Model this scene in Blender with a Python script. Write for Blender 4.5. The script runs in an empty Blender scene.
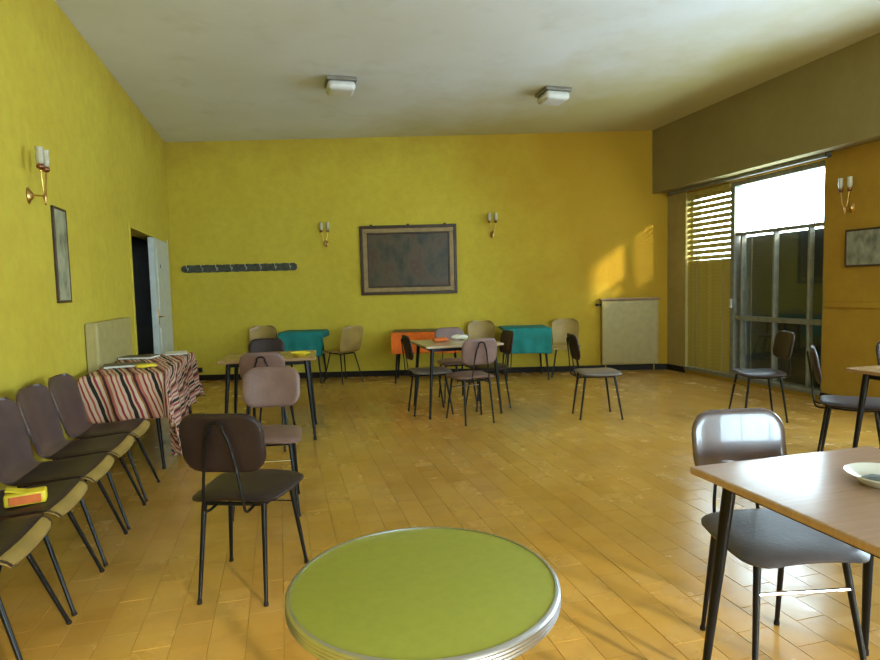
import bpy, bmesh, math, random
from mathutils import Vector, Matrix
random.seed(7)
S = bpy.context.scene
COL = S.collection
PI = math.pi

# ------------------------------------------------------------------ camera
FPX, CAMH = 600.0, 1.35
pitch, roll = math.atan(43/600.0), math.radians(1.4)
fw = Vector((0, math.cos(pitch), -math.sin(pitch)))
up0 = Vector((0, math.sin(pitch), math.cos(pitch)))
r0 = Vector((1, 0, 0))
rt = r0*math.cos(roll) - up0*math.sin(roll)
up = r0*math.sin(roll) + up0*math.cos(roll)
cam = bpy.data.cameras.new('camera')
cam.sensor_width = 36.0
cam.lens = FPX/880.0*36.0
cam.clip_start = 0.05
camo = bpy.data.objects.new('camera', cam)
M3 = Matrix((rt, up, -fw)).transposed()
camo.matrix_world = Matrix.Translation((0, 0, CAMH)) @ M3.to_4x4()
COL.objects.link(camo)
S.camera = camo

# ------------------------------------------------------------------ world, sun, exposure
SKY_STRENGTH, SUN_STRENGTH = 21.0, 6.0
world = bpy.data.worlds.new('world'); S.world = world
world.use_nodes = True
bg = world.node_tree.nodes['Background']
bg.inputs['Color'].default_value = (0.66, 0.84, 1.0, 1)
bg.inputs['Strength'].default_value = SKY_STRENGTH
sun = bpy.data.lights.new('sun', 'SUN')
sun.energy = SUN_STRENGTH; sun.angle = math.radians(3.2); sun.color = (1.0, 0.9, 0.7)
suno = bpy.data.objects.new('sun', sun); COL.objects.link(suno)
suno.rotation_euler = Vector((-0.62, 0.77, -0.31)).to_track_quat('-Z', 'Y').to_euler()
S.view_settings.view_transform = 'Standard'
S.view_settings.look = 'None'
S.view_settings.exposure = 0.2
S.view_settings.gamma = 1.0
S.view_settings.use_curve_mapping = False

# ------------------------------------------------------------------ room frame: s along the side walls, t away from the left wall
YB, CEIL = 9.21, 3.62
D = Vector((-0.2554, 0.9668, 0)).normalized()
N = Vector((D.y, -D.x, 0))
L0 = Vector((-4.07, YB, 0))
TR = 7.318                       # the right wall
SR = -1.933                      # s of the back corner on the right wall
SF = -16.0                       # the wall behind the viewer
ROT = math.atan2(N.y, N.x)       # rotation of room-aligned things about z
def W(s, t, z=0.0): return L0 + D*s + N*t + Vector((0, 0, z))
def RWp(a, out=0.0, z=0.0): return W(SR + a, TR - out, z)     # a along the right wall from the back corner, out = into the room
def portal(p, wdir, w, h, inward):
    l = bpy.data.lights.new('window_portal', 'AREA'); l.shape = 'RECTANGLE'; l.size = w; l.size_y = h
    l.cycles.is_portal = True
    o = bpy.data.objects.new('window_portal', l); COL.objects.link(o)
    o.matrix_world = Matrix.Translation(p) @ Matrix((wdir, Vector((0,0,1)).cross(wdir) if False else Vector((0,0,1)), -inward)).transposed().to_4x4()
    x = wdir; z = -inward; y = z.cross(x)
    o.matrix_world = Matrix.Translation(p) @ Matrix((x, y, z)).transposed().to_4x4()
W2A0, W2A1, W2Z0, W2Z1 = -6.4, -3.95, 0.85, 2.66               # window beside the viewer, right wall
W3T0, W3T1, W3Z0, W3Z1 = 2.0, 7.15, 0.85, 3.1                  # window behind the viewer
portal(W(SF-0.27, (W3T0+W3T1)/2, (W3Z0+W3Z1)/2), N, W3T1-W3T0, W3Z1-W3Z0, D)
portal(RWp((W2A0+W2A1)/2, -0.27, (W2Z0+W2Z1)/2), D, W2A1-W2A0, W2Z1-W2Z0, -N)
portal(RWp(-1.58, -0.27, 1.33), D, 2.3, 2.56, -N)

# ------------------------------------------------------------------ materials
MATS = {}
def nt(name):
    m = bpy.data.materials.new(name); m.use_nodes = True
    t = m.node_tree; b = t.nodes['Principled BSDF']; MATS[name] = m
    return m, t, b
def mat(name, col, rough=0.5, metal=0.0, var=0.12, scale=12.0, bump=0.0, coat=0.0, spec=0.5, col2=None):
    m, t, b = nt(name)
    b.inputs['Roughness'].default_value = rough; b.inputs['Metallic'].default_value = metal
    b.inputs['Specular IOR Level'].default_value = spec; b.inputs['Coat Weight'].default_value = coat
    tc = t.nodes.new('ShaderNodeTexCoord'); n = t.nodes.new('ShaderNodeTexNoise')
    n.inputs['Scale'].default_value = scale; n.inputs['Detail'].default_value = 4
    t.links.new(tc.outputs['Object'], n.inputs['Vector'])
    r = t.nodes.new('ShaderNodeValToRGB')
    c2 = col2 or tuple(c*(1-var*2) for c in col)
    c1 = tuple(min(1, c*(1+var)) for c in col)
    r.color_ramp.elements[0].color = (*c2, 1); r.color_ramp.elements[1].color = (*c1, 1)
    r.color_ramp.elements[0].position = 0.3; r.color_ramp.elements[1].position = 0.7
    t.links.new(n.outputs['Fac'], r.inputs['Fac']); t.links.new(r.outputs['Color'], b.inputs['Base Color'])
    if bump:
        bp = t.nodes.new('ShaderNodeBump'); bp.inputs['Strength'].default_value = bump; bp.inputs['Distance'].default_value = 0.01
        n2 = t.nodes.new('ShaderNodeTexNoise'); n2.inputs['Scale'].default_value = scale*6
        t.links.new(tc.outputs['Object'], n2.inputs['Vector'])
        t.links.new(n2.outputs['Fac'], bp.inputs['Height']); t.links.new(bp.outputs['Normal'], b.inputs['Normal'])
    return m
def mixc(t, fac, a, b):
    m = t.nodes.new('ShaderNodeMix'); m.data_type = 'RGBA'
    for sck, v in ((m.inputs[0], fac), (m.inputs[6], a), (m.inputs[7], b)):
        if hasattr(v, 'links'): t.links.new(v, sck)
        else: sck.default_value = v if isinstance(v, (int, float)) else (*v, 1)
    return m.outputs[2]
def ramp(t, src, p0, p1, v0=0.0, v1=1.0):
    r = t.nodes.new('ShaderNodeMapRange'); r.inputs[1].default_value = p0; r.inputs[2].default_value = p1
    r.inputs[3].default_value = v0; r.inputs[4].default_value = v1; r.clamp = True
    t.links.new(src, r.inputs[0]); return r.outputs[0]
def math_(t, op, a, b):
    m = t.nodes.new('ShaderNodeMath'); m.operation = op
    for i, v in enumerate((a, b)):
        if hasattr(v, 'links'): t.links.new(v, m.inputs[i])
        else: m.inputs[i].default_value = v
    return m.outputs[0]
def noise(t, scale, detail=5, vec=None, rough=0.6):
    n = t.nodes.new('ShaderNodeTexNoise'); n.inputs['Scale'].default_value = scale
    n.inputs['Detail'].default_value = detail; n.inputs['Roughness'].default_value = rough
    if vec is None:
        g = t.nodes.new('ShaderNodeNewGeometry'); vec = g.outputs['Position']
    t.links.new(vec, n.inputs['Vector']); return n.outputs['Fac']
def plaster(name, base, alt, stain, top=True, rough=0.85, dim_tint=None):
    m, t, b = nt(name); b.inputs['Roughness'].default_value = rough
    b.inputs['Specular IOR Level'].default_value = 0.25
    c = mixc(t, ramp(t, noise(t, 1.1), 0.3, 0.7), base, alt)
    c = mixc(t, ramp(t, noise(t, 9), 0.35, 0.75, 0, 0.25), c, stain)
    if top:     # mould under the ceiling, ragged lower edge
        g = t.nodes.new('ShaderNodeNewGeometry'); sp = t.nodes.new('ShaderNodeSeparateXYZ')
        t.links.new(g.outputs['Position'], sp.inputs[0])
        z = math_(t, 'ADD', sp.outputs[2], math_(t, 'MULTIPLY', noise(t, 2.2, 6), 0.9))
        c = mixc(t, ramp(t, z, 3.55, 4.25, 0, 0.5), c, stain)
    if dim_tint:    # ochre blended in for the weaker light near the window corner
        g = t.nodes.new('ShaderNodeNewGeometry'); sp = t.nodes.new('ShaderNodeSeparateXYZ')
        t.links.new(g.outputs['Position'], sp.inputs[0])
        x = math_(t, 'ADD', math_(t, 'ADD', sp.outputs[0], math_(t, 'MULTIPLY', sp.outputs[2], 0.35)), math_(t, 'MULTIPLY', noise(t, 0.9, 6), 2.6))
        c = mixc(t, ramp(t, x, 2.1, 4.3, 0, 0.85), c, dim_tint)
    t.links.new(c, b.inputs['Base Color'])
    bp = t.nodes.new('ShaderNodeBump'); bp.inputs['Strength'].default_value = 0.25; bp.inputs['Distance'].default_value = 0.01
    t.links.new(noise(t, 35, 3), bp.inputs['Height']); t.links.new(bp.outputs['Normal'], b.inputs['Normal'])
    return m
plaster('wall_yellow', (0.66, 0.535, 0.06), (0.6, 0.465, 0.045), (0.38, 0.22, 0.03))
plaster('wall_dim_corner', (0.66, 0.535, 0.06), (0.6, 0.465, 0.045), (0.38, 0.22, 0.03), dim_tint=(0.4, 0.205, 0.008))
plaster('wall_ochre', (0.42, 0.25, 0.025), (0.37, 0.2, 0.02), (0.25, 0.12, 0.015))
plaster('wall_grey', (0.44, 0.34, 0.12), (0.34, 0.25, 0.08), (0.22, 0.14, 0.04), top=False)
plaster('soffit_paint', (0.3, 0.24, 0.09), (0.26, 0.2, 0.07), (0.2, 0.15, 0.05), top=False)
plaster('wall_rear', (0.62, 0.54, 0.2), (0.55, 0.47, 0.15), (0.4, 0.3, 0.1))
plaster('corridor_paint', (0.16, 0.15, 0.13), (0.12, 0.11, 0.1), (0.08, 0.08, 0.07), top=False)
# ceiling: whitewash with brown stain blotches
m, t, b = nt('ceiling_white'); b.inputs['Roughness'].default_value = 0.9
c = mixc(t, ramp(t, noise(t, 0.8), 0.3, 0.7), (0.79, 0.81, 0.83), (0.72, 0.73, 0.7))
c = mixc(t, ramp(t, noise(t, 2.4, 7), 0.56, 0.75, 0, 0.2), c, (0.38, 0.33, 0.2))
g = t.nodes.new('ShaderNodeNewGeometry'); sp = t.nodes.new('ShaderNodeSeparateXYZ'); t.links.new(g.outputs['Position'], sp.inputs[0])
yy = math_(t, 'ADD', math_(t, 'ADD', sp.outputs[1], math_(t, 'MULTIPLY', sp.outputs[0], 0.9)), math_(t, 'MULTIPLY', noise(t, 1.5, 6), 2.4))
c = mixc(t, ramp(t, yy, 8.4, 10.8, 0, 0.85), c, (0.5, 0.42, 0.12))  # yellow tint towards the back right, for the dimmer, warmer light there
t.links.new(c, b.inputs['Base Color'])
# floor tiles: per-tile tone, worn pale patches
def tile_mat():
    m, t, b = nt('tile_clay')
    g = t.nodes.new('ShaderNodeNewGeometry')
    mp = t.nodes.new('ShaderNodeMapping'); mp.vector_type = 'TEXTURE'
    mp.inputs['Rotation'].default_value = (0, 0, ROT)
    mp.inputs['Location'].default_value = tuple(L0)
    t.links.new(g.outputs['Position'], mp.inputs['Vector'])
    sp = t.nodes.new('ShaderNodeSeparateXYZ'); t.links.new(mp.outputs[0], sp.inputs[0])
    col_i = math_(t, 'FLOOR', math_(t, 'DIVIDE', sp.outputs[0], TW), 0)
    off = math_(t, 'MULTIPLY', math_(t, 'MODULO', math_(t, 'ADD', col_i, 1000.0), 2.0), 0.5)
    row_i = math_(t, 'FLOOR', math_(t, 'ADD', math_(t, 'DIVIDE', sp.outputs[1], TL), off), 0)
    cb = t.nodes.new('ShaderNodeCombineXYZ'); t.links.new(col_i, cb.inputs[0]); t.links.new(row_i, cb.inputs[1])
    wn = t.nodes.new('ShaderNodeTexWhiteNoise'); wn.noise_dimensions = '2D'; t.links.new(cb.outputs[0], wn.inputs['Vector'])
    c = mixc(t, wn.outputs['Value'], (0.46, 0.235, 0.038), (0.55, 0.295, 0.055))
    c = mixc(t, ramp(t, noise(t, 1.0, 6), 0.42, 0.72, 0, 0.5), c, (0.58, 0.35, 0.09))
    c = mixc(t, ramp(t, noise(t, 3.5, 8), 0.45, 0.9, 0, 0.25), c, (0.56, 0.4, 0.17))
    c = mixc(t, ramp(t, noise(t, 6, 4), 0.5, 0.8, 0, 0.35), c, (0.27, 0.12, 0.025))
    t.links.new(c, b.inputs['Base Color'])
    ro = math_(t, 'ADD', ramp(t, noise(t, 5, 5), 0.3, 0.8, 0.14, 0.26), math_(t, 'MULTIPLY', wn.outputs['Value'], 0.08))
    t.links.new(ro, b.inputs['Roughness'])
    b.inputs['Specular IOR Level'].default_value = 0.8
    bp = t.nodes.new('ShaderNodeBump'); bp.inputs['Strength'].default_value = 0.05; bp.inputs['Distance'].default_value = 0.01
    t.links.new(noise(t, 14, 4), bp.inputs['Height']); t.links.new(bp.outputs['Normal'], b.inputs['Normal'])
TW, TL = 0.14, 0.28
tile_mat()
mat('grout', (0.33, 0.175, 0.035), 0.9)
mat('baseboard_dark', (0.02, 0.013, 0.008), 0.6, spec=0.2)
mat('black_metal', (0.008, 0.008, 0.009), 0.3, 0.0, spec=0.25)
mat('chrome', (0.75, 0.75, 0.78), 0.18, 1.0, var=0.03)
mat('aluminium', (0.6, 0.6, 0.6), 0.35, 1.0, var=0.05)
mat('vinyl_brown', (0.035, 0.02, 0.017), 0.4, var=0.12, scale=9, bump=0.12, spec=0.25)
mat('vinyl_mauve', (0.2, 0.115, 0.095), 0.4, var=0.1, scale=9, bump=0.12, spec=0.45)
mat('vinyl_grey', (0.17, 0.135, 0.11), 0.4, var=0.12, scale=9, bump=0.12, spec=0.45)
mat('vinyl_gloss', (0.1, 0.062, 0.06), 0.27, var=0.12, scale=9, bump=0.02, spec=0.9, coat=0.6)
mat('vinyl_slate', (0.1, 0.09, 0.095), 0.42, var=0.12, scale=9, bump=0.1, spec=0.5)
mat('vinyl_plum', (0.1, 0.058, 0.052), 0.4, var=0.15, scale=7, bump=0.1, spec=0.4)
mat('ply_brown', (0.085, 0.045, 0.022), 0.35, var=0.2, scale=6)
mat('ply_tan', (0.38, 0.25, 0.07), 0.35, var=0.15, scale=5)
mat('ply_edge', (0.3, 0.17, 0.1), 0.5)
mat('shutter_tan', (0.42, 0.33, 0.07), 0.6)
mat('shutter_dark', (0.022, 0.027, 0.029), 0.5)
mat('window_paint', (0.2, 0.19, 0.14), 0.5)
mat('door_white', (0.62, 0.66, 0.6), 0.4, var=0.06)
mat('radiator_cream', (0.46, 0.38, 0.15), 0.45, var=0.06)
mat('radiator_shaded', (0.36, 0.27, 0.08), 0.5, var=0.06)  # the cream paint darkened for the warm shade in the window corner
mat('brass', (0.55, 0.33, 0.1), 0.3, 1.0)
mat('copper_dark', (0.25, 0.1, 0.05), 0.35, 0.8)
mat('opal_glass', (0.5, 0.46, 0.33), 0.25, var=0.04)
mat('frame_dark', (0.05, 0.022, 0.012), 0.4)
mat('frame_gilt', (0.34, 0.23, 0.09), 0.5)
mat('rack_dark', (0.07, 0.075, 0.055), 0.5, var=0.3, scale=25)
mat('lamp_white', (0.7, 0.69, 0.66), 0.35, var=0.04)
mat('lamp_rim', (0.22, 0.2, 0.16), 0.4)
mat('cloth_teal', (0.006, 0.21, 0.195), 0.8, var=0.12, scale=6)
mat('cloth_orange', (0.85, 0.16, 0.006), 0.8, var=0.12, scale=6)
mat('table_green', (0.35, 0.37, 0.05), 0.5, var=0.03, scale=40, spec=0.4)
mat('paper_yellow', (0.8, 0.62, 0.03), 0.5)
mat('paper_orange', (0.75, 0.16, 0.02), 0.45)
mat('paper_white', (0.8, 0.78, 0.68), 0.6)
mat('ceramic', (0.75, 0.74, 0.66), 0.2, var=0.03)
mat('ash_grey', (0.16, 0.18, 0.16), 0.6, var=0.3, scale=30)
mat('magazine_dark', (0.1, 0.07, 0.05), 0.4, var=0.3, scale=12)
def formica(name, c1, c2, rough):
    m, t, b = nt(name); b.inputs['Roughness'].default_value = rough
    tc = t.nodes.new('ShaderNodeTexCoord'); mp = t.nodes.new('ShaderNodeMapping')
    mp.inputs['Scale'].default_value = (2, 30, 2); t.links.new(tc.outputs['Object'], mp.inputs[0])
    t.links.new(mixc(t, ramp(t, noise(t, 3, 6, mp.outputs[0]), 0.3, 0.7), c1, c2), b.inputs['Base Color'])
    b.inputs['Specular IOR Level'].default_value = 0.6
formica('formica_rose', (0.46, 0.3, 0.22), (0.54, 0.36, 0.27), 0.18)
formica('formica_brown', (0.3, 0.17, 0.07), (0.4, 0.24, 0.11), 0.25)
formica('formica_pale', (0.5, 0.38, 0.24), (0.42, 0.3, 0.17), 0.22)
def blanket_mat():
    m, t, b = nt('blanket_striped'); b.inputs['Roughness'].default_value = 0.95
    uv = t.nodes.new('ShaderNodeUVMap'); uv.uv_map = 'cloth'
    sp = t.nodes.new('ShaderNodeSeparateXYZ'); t.links.new(uv.outputs[0], sp.inputs[0])
    n = noise(t, 5, 2, uv.outputs[0])
    x = math_(t, 'ADD', sp.outputs[0], math_(t, 'MULTIPLY', sp.outputs[1], 0.33))
    x = math_(t, 'ADD', x, math_(t, 'MULTIPLY', n, 0.035))
    f = math_(t, 'FRACT', math_(t, 'MULTIPLY', x, 4.6), 0)
    r = t.nodes.new('ShaderNodeValToRGB'); cr = r.color_ramp; cr.interpolation = 'CONSTANT'
    cols = [(0, (0.62, 0.42, 0.3)), (.09, (0.3, 0.03, 0.03)), (.16, (0.68, 0.5, 0.36)), (.26, (0.45, 0.09, 0.05)), (.32, (0.65, 0.46, 0.34)),
            (.40, (0.02, 0.012, 0.012)), (.52, (0.66, 0.48, 0.32)), (.58, (0.33, 0.03, 0.04)), (.66, (0.7, 0.54, 0.4)), (.76, (0.4, 0.16, 0.04)),
            (.82, (0.06, 0.015, 0.02)), (.91, (0.5, 0.14, 0.1))]
    cr.elements[0].position = 0; cr.elements[0].color = (*cols[0][1], 1)
    cr.elements[1].position = cols[1][0]; cr.elements[1].color = (*cols[1][1], 1)
    for p, c in cols[2:]:
        e = cr.elements.new(p); e.color = (*c, 1)
    t.links.new(f, r.inputs['Fac']); t.links.new(r.outputs['Color'], b.inputs['Base Color'])
    bp = t.nodes.new('ShaderNodeBump'); bp.inputs['Strength'].default_value = 0.5; bp.inputs['Distance'].default_value = 0.01
    w = t.nodes.new('ShaderNodeTexWave'); w.inputs['Scale'].default_value = 40; t.links.new(uv.outputs[0], w.inputs['Vector'])
    t.links.new(w.outputs['Fac'], bp.inputs['Height']); t.links.new(bp.outputs['Normal'], b.inputs['Normal'])
blanket_mat()
def painting_mat(name, cols, scale, seed):
    m, t, b = nt(name); b.inputs['Roughness'].default_value = 0.4
    tc = t.nodes.new('ShaderNodeTexCoord'); mp = t.nodes.new('ShaderNodeMapping')
    mp.inputs['Location'].default_value = (seed, seed*2, 0); mp.inputs['Scale'].default_value = (1.4, 1, 0.8)
    t.links.new(tc.outputs['Object'], mp.inputs[0])
    r = t.nodes.new('ShaderNodeValToRGB')
    for i, c in enumerate(cols):
        if i < 2: e = r.color_ramp.elements[i]
        else: e = r.color_ramp.elements.new(0.5)
        e.color = (*c, 1)
    for i, e in enumerate(sorted(r.color_ramp.elements, key=lambda e: e.position)): pass
    k = len(cols)
    for i in range(k):
        r.color_ramp.elements[i].position = 0.3 + 0.4*i/(k-1)
    for i, c in enumerate(cols): r.color_ramp.elements[i].color = (*c, 1)
    t.links.new(noise(t, scale, 6, mp.outputs[0]), r.inputs['Fac']); t.links.new(r.outputs['Color'], b.inputs['Base Color'])
painting_mat('painting_oil', [(0.012, 0.009, 0.006), (0.045, 0.04, 0.022), (0.085, 0.06, 0.03), (0.075, 0.03, 0.018), (0.15, 0.1, 0.055)], 3.0, 3.1)
painting_mat('print_pale', [(0.1, 0.1, 0.07), (0.3, 0.31, 0.2), (0.45, 0.44, 0.3), (0.16, 0.17, 0.12)], 5, 8.0)
painting_mat('print_grey', [(0.12, 0.12, 0.09), (0.25, 0.25, 0.2), (0.4, 0.38, 0.3)], 8, 5.0)
def glass_mat():
    m, t, b = nt('window_glass'); t.nodes.remove(b)
    o = t.nodes['Material Output']; tr = t.nodes.new('ShaderNodeBsdfTransparent'); gl = t.nodes.new('ShaderNodeBsdfGlossy')
    gl.inputs['Roughness'].default_value = 0.03; tr.inputs['Color'].default_value = (0.94, 0.97, 0.96, 1)
    mx = t.nodes.new('ShaderNodeMixShader'); mx.inputs[0].default_value = 0.06
    t.links.new(tr.outputs[0], mx.inputs[1]); t.links.new(gl.outputs[0], mx.inputs[2]); t.links.new(mx.outputs[0], o.inputs['Surface'])
glass_mat()

# ------------------------------------------------------------------ mesh helpers
def box(bm, c, size, rot=None, bevel=0.0, seg=2):
    r = bmesh.ops.create_cube(bm, size=1.0); vs = r['verts']
    bmesh.ops.scale(bm, vec=size, verts=vs)
    if bevel:
        es = list({e for v in vs for e in v.link_edges})
        rb = bmesh.ops.bevel(bm, geom=es, offset=bevel, segments=seg, affect='EDGES', profile=0.5)
        vs = list({v for f in rb['faces'] for v in f.verts} | {v for v in vs if v.is_valid})
    if rot is not None: bmesh.ops.transform(bm, matrix=rot.to_4x4(), verts=vs)
    bmesh.ops.translate(bm, vec=c, verts=vs)
    return vs
def rbox(bm, s0, s1, t0, t1, z0, z1, bevel=0.0):
    """a box aligned with the room axes, in room coordinates"""
    c = W((s0+s1)/2, (t0+t1)/2, (z0+z1)/2)
    box(bm, c, (abs(t1-t0), abs(s1-s0), abs(z1-z0)), Matrix.Rotation(ROT, 3, 'Z'), bevel)
def tube(bm, pts, rad, seg=8, caps=True):
    pts = [Vector(p) for p in pts]; n = len(pts)
    rads = rad if isinstance(rad, (list, tuple)) else [rad]*n
    rings = []; prev = None
    for i, p in enumerate(pts):
        d = (pts[min(i+1, n-1)] - pts[max(i-1, 0)]).normalized()
        if prev is None:
            a = Vector((0, 0, 1)) if abs(d.z) < 0.9 else Vector((1, 0, 0))
            x = d.cross(a).normalized()
        else:
            x = (prev - d*prev.dot(d)).normalized()
        prev = x; y = d.cross(x)
        rings.append([bm.verts.new(p + (x*math.cos(2*PI*k/seg) + y*math.sin(2*PI*k/seg))*rads[i]) for k in range(seg)])
    for a, b in zip(rings, rings[1:]):
        for k in range(seg): bm.faces.new((a[k], a[(k+1) % seg], b[(k+1) % seg], b[k]))
    if caps:
        bm.faces.new(rings[0][::-1]); bm.faces.new(rings[-1])
def spline(pts, n=6):
    P = [Vector(p) for p in pts]; P = [P[0]*2-P[1]] + P + [P[-1]*2-P[-2]]; out = []
    for i in range(1, len(P)-2):
        for k in range(n):
            u = k/n; a, b, c, d = P[i-1:i+3]
            out.append(0.5*((2*b) + (c-a)*u + (2*a-5*b+4*c-d)*u*u + (3*b-a-3*c+d)*u**3))
    out.append(P[-2]); return out
def lathe(bm, prof, seg=32, at=(0, 0, 0), axis=None):
    at = Vector(at); rings = []
    R = axis.to_track_quat('Z', 'Y').to_matrix() if axis is not None else Matrix.Identity(3)
    for r, z in prof:
        if r < 1e-6: rings.append([bm.verts.new(at + R @ Vector((0, 0, z)))])
        else: rings.append([bm.verts.new(at + R @ Vector((r*math.cos(2*PI*k/seg), r*math.sin(2*PI*k/seg), z))) for k in range(seg)])
    for a, b in zip(rings, rings[1:]):
        for k in range(seg):
            k2 = (k+1) % seg
            if len(a) == 1 and len(b) == 1: continue
            if len(a) == 1: bm.faces.new((a[0], b[k2], b[k]))
            elif len(b) == 1: bm.faces.new((a[k], a[k2], b[0]))
            else: bm.faces.new((a[k], a[k2], b[k2], b[k]))
def slab(bm, P, nu, nv, th, pillow=True, v0=0.0, v1=1.0, lift=0.0, pw=6):
    """a sheet P(u,v), u in -1..1, thickened along its normal, thinner at the rim"""
    us = [-math.cos(PI*i/nu) for i in range(nu+1)]
    vs = [v0 + (v1-v0)*(0.5-0.5*math.cos(PI*j/nv)) for j in range(nv+1)]
    A, B = [], []
    for v in vs:
        ra, rb = [], []
        for u in us:
            e = 1e-3
            p = P(u, v); du = P(min(u+e, 1), v) - P(max(u-e, -1), v); dv = P(u, min(v+e, 1)) - P(u, max(v-e, 0))
            n = du.cross(dv)
            n = n.normalized() if n.length > 1e-12 else Vector((0, 0, 1))
            w = (2*(v-v0)/(v1-v0)-1)
            k = max(0.22, ((1-abs(u)**pw)*(1-abs(w)**pw))**0.5) if pillow else 1.0
            ra.append(bm.verts.new(p + n*(lift + th*0.5*k))); rb.append(bm.verts.new(p + n*(lift - th*0.5*k)))
        A.append(ra); B.append(rb)
    for j in range(nv):
        for i in range(nu):
            bm.faces.new((A[j][i], A[j][i+1], A[j+1][i+1], A[j+1][i]))
            bm.faces.new((B[j][i], B[j+1][i], B[j+1][i+1], B[j][i+1]))
    for j in range(nv):
        bm.faces.new((A[j][0], A[j+1][0], B[j+1][0], B[j][0])); bm.faces.new((A[j][nu], B[j][nu], B[j+1][nu], A[j+1][nu]))
    for i in range(nu):
        bm.faces.new((A[0][i], B[0][i], B[0][i+1], A[0][i+1])); bm.faces.new((A[nv][i], A[nv][i+1], B[nv][i+1], B[nv][i]))
def obj(name, bm, material, parent=None, smooth=False, angle=None):
    bmesh.ops.recalc_face_normals(bm, faces=bm.faces[:])
    me = bpy.data.meshes.new(name); bm.to_mesh(me); bm.free()
    me.materials.append(MATS[material])
    if smooth:
        for p in me.polygons: p.use_smooth = True
        me.set_sharp_from_angle(angle=math.radians(angle or 40))
    o = bpy.data.objects.new(name, me); COL.objects.link(o)
    if parent: o.parent = parent
    return o
def tag(o, label=None, cat=None, group=None, kind=None):
    if label: o['label'] = label
    if cat: o['category'] = cat
    if group: o['group'] = group
    if kind: o['kind'] = kind
    return o
def thing(name, label, cat, loc=(0, 0, 0), rz=0.0, group=None):
    o = bpy.data.objects.new(name, None); COL.objects.link(o)
    o.empty_display_size = 0.1
    o.location = loc; o.rotation_euler = (0, 0, rz)
    return tag(o, label, cat, group)
def copy_tree(o, parent=None):
    c = o.copy(); COL.objects.link(c); c.parent = parent
    for ch in list(o.children): copy_tree(ch, c)
    return c
def struct(name, bm, m, label=None, cat=None):
    o = obj(name, bm, m); o['kind'] = 'structure'
    return tag(o, label, cat)
def B(): return bmesh.new()
def facing(v):  # rotation that turns local +y to the direction v
    return math.atan2(-v[0], v[1])

# ------------------------------------------------------------------ the shell of the room
bm = B(); rbox(bm, SF-0.3, 0.6, -0.25, TR+0.3, -0.2, -0.002)
floor = struct('floor', bm, 'grout', 'ochre clay tile floor worn paler in the middle of the room', 'floor')
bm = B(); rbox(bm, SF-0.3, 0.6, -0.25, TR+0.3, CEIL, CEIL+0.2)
struct('ceiling', bm, 'ceiling_white', 'whitewashed ceiling with brownish stain blotches', 'ceiling')
DS0, DS1, DZ = -2.61, -0.36, 2.13          # door opening in the left wall
bm = B()
rbox(bm, SF, DS0, -0.2, 0, -0.1, CEIL+0.05); rbox(bm, DS1, 0.5, -0.2, 0, -0.1, CEIL+0.05); rbox(bm, DS0, DS1, -0.2, 0, DZ, CEIL+0.05)
struct('wall_left', bm, 'wall_yellow', 'yellow plaster wall with the double door opening', 'wall')
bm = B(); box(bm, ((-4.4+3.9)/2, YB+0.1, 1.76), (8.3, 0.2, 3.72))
struct('wall_back', bm, 'wall_dim_corner', 'yellow plaster wall carrying the large painting and coat rack', 'wall')
A0, A1, WZ0, WZ1 = -2.735, -0.425, 0.05, 2.62      # visible window
def rw(bm, a0, a1, z0, z1, o0=-0.25, o1=0.0): rbox(bm, SR+a0, SR+a1, TR-o1, TR-o0, z0, z1)
bm = B()
rw(bm, W2A1, A0, -0.1, CEIL+0.05); rw(bm, SF-SR, W2A0, -0.1, CEIL+0.05)
rw(bm, W2A0, W2A1, -0.1, W2Z0); rw(bm, W2A0, W2A1, W2Z1, CEIL+0.05)
rw(bm, A0, A1, -0.1, WZ0); rw(bm, A0, A1, WZ1, CEIL+0.05)
struct('wall_right', bm, 'wall_ochre', 'ochre yellow wall beside the slatted window', 'wall')
bm = B(); rw(bm, A1, 0.35, -0.1, CEIL+0.05, -0.25, 0.0)
struct('wall_pier', bm, 'wall_grey', 'stained greyish plaster pier between window and back wall', 'wall')
bm = B()
for t0, t1, z0, z1 in ((-0.2, W3T0, -0.1, CEIL+.05), (W3T1, TR+0.25, -0.1, CEIL+.05), (W3T0, W3T1, -0.1, W3Z0), (W3T0, W3T1, W3Z1, CEIL+.05)):
    rbox(bm, SF-0.25, SF, t0, t1, z0, z1)
struct('wall_front', bm, 'wall_rear', 'plaster wall behind the viewer', 'wall')
bm = B(); rw(bm, -8.9, -8.35, -0.2, 6.0, -2.25, -0.25)  # unseen wall added outside to keep direct sun off the side window
struct('wall_sun_block', bm, 'wall_rear', 'added sun-blocking wall outside beyond the windows, out of frame', 'wall')
# corridor behind the door
bm = B()
rbox(bm, -4.2, 0.4, -2.0, -1.9, -0.1, 2.7); rbox(bm, -4.3, -4.2, -2.0, -0.2, -0.1, 2.7); rbox(bm, 0.3, 0.4, -2.0, -0.2, -0.1, 2.7)
rbox(bm, -4.3, 0.4, -2.0, -0.2, 2.6, 2.7); rbox(bm, -4.3, 0.4, -2.0, -0.2, -0.1, 0.0)
struct('wall_corridor', bm, 'corridor_paint', 'unlit dark corridor seen through the open door', 'wall')
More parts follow.
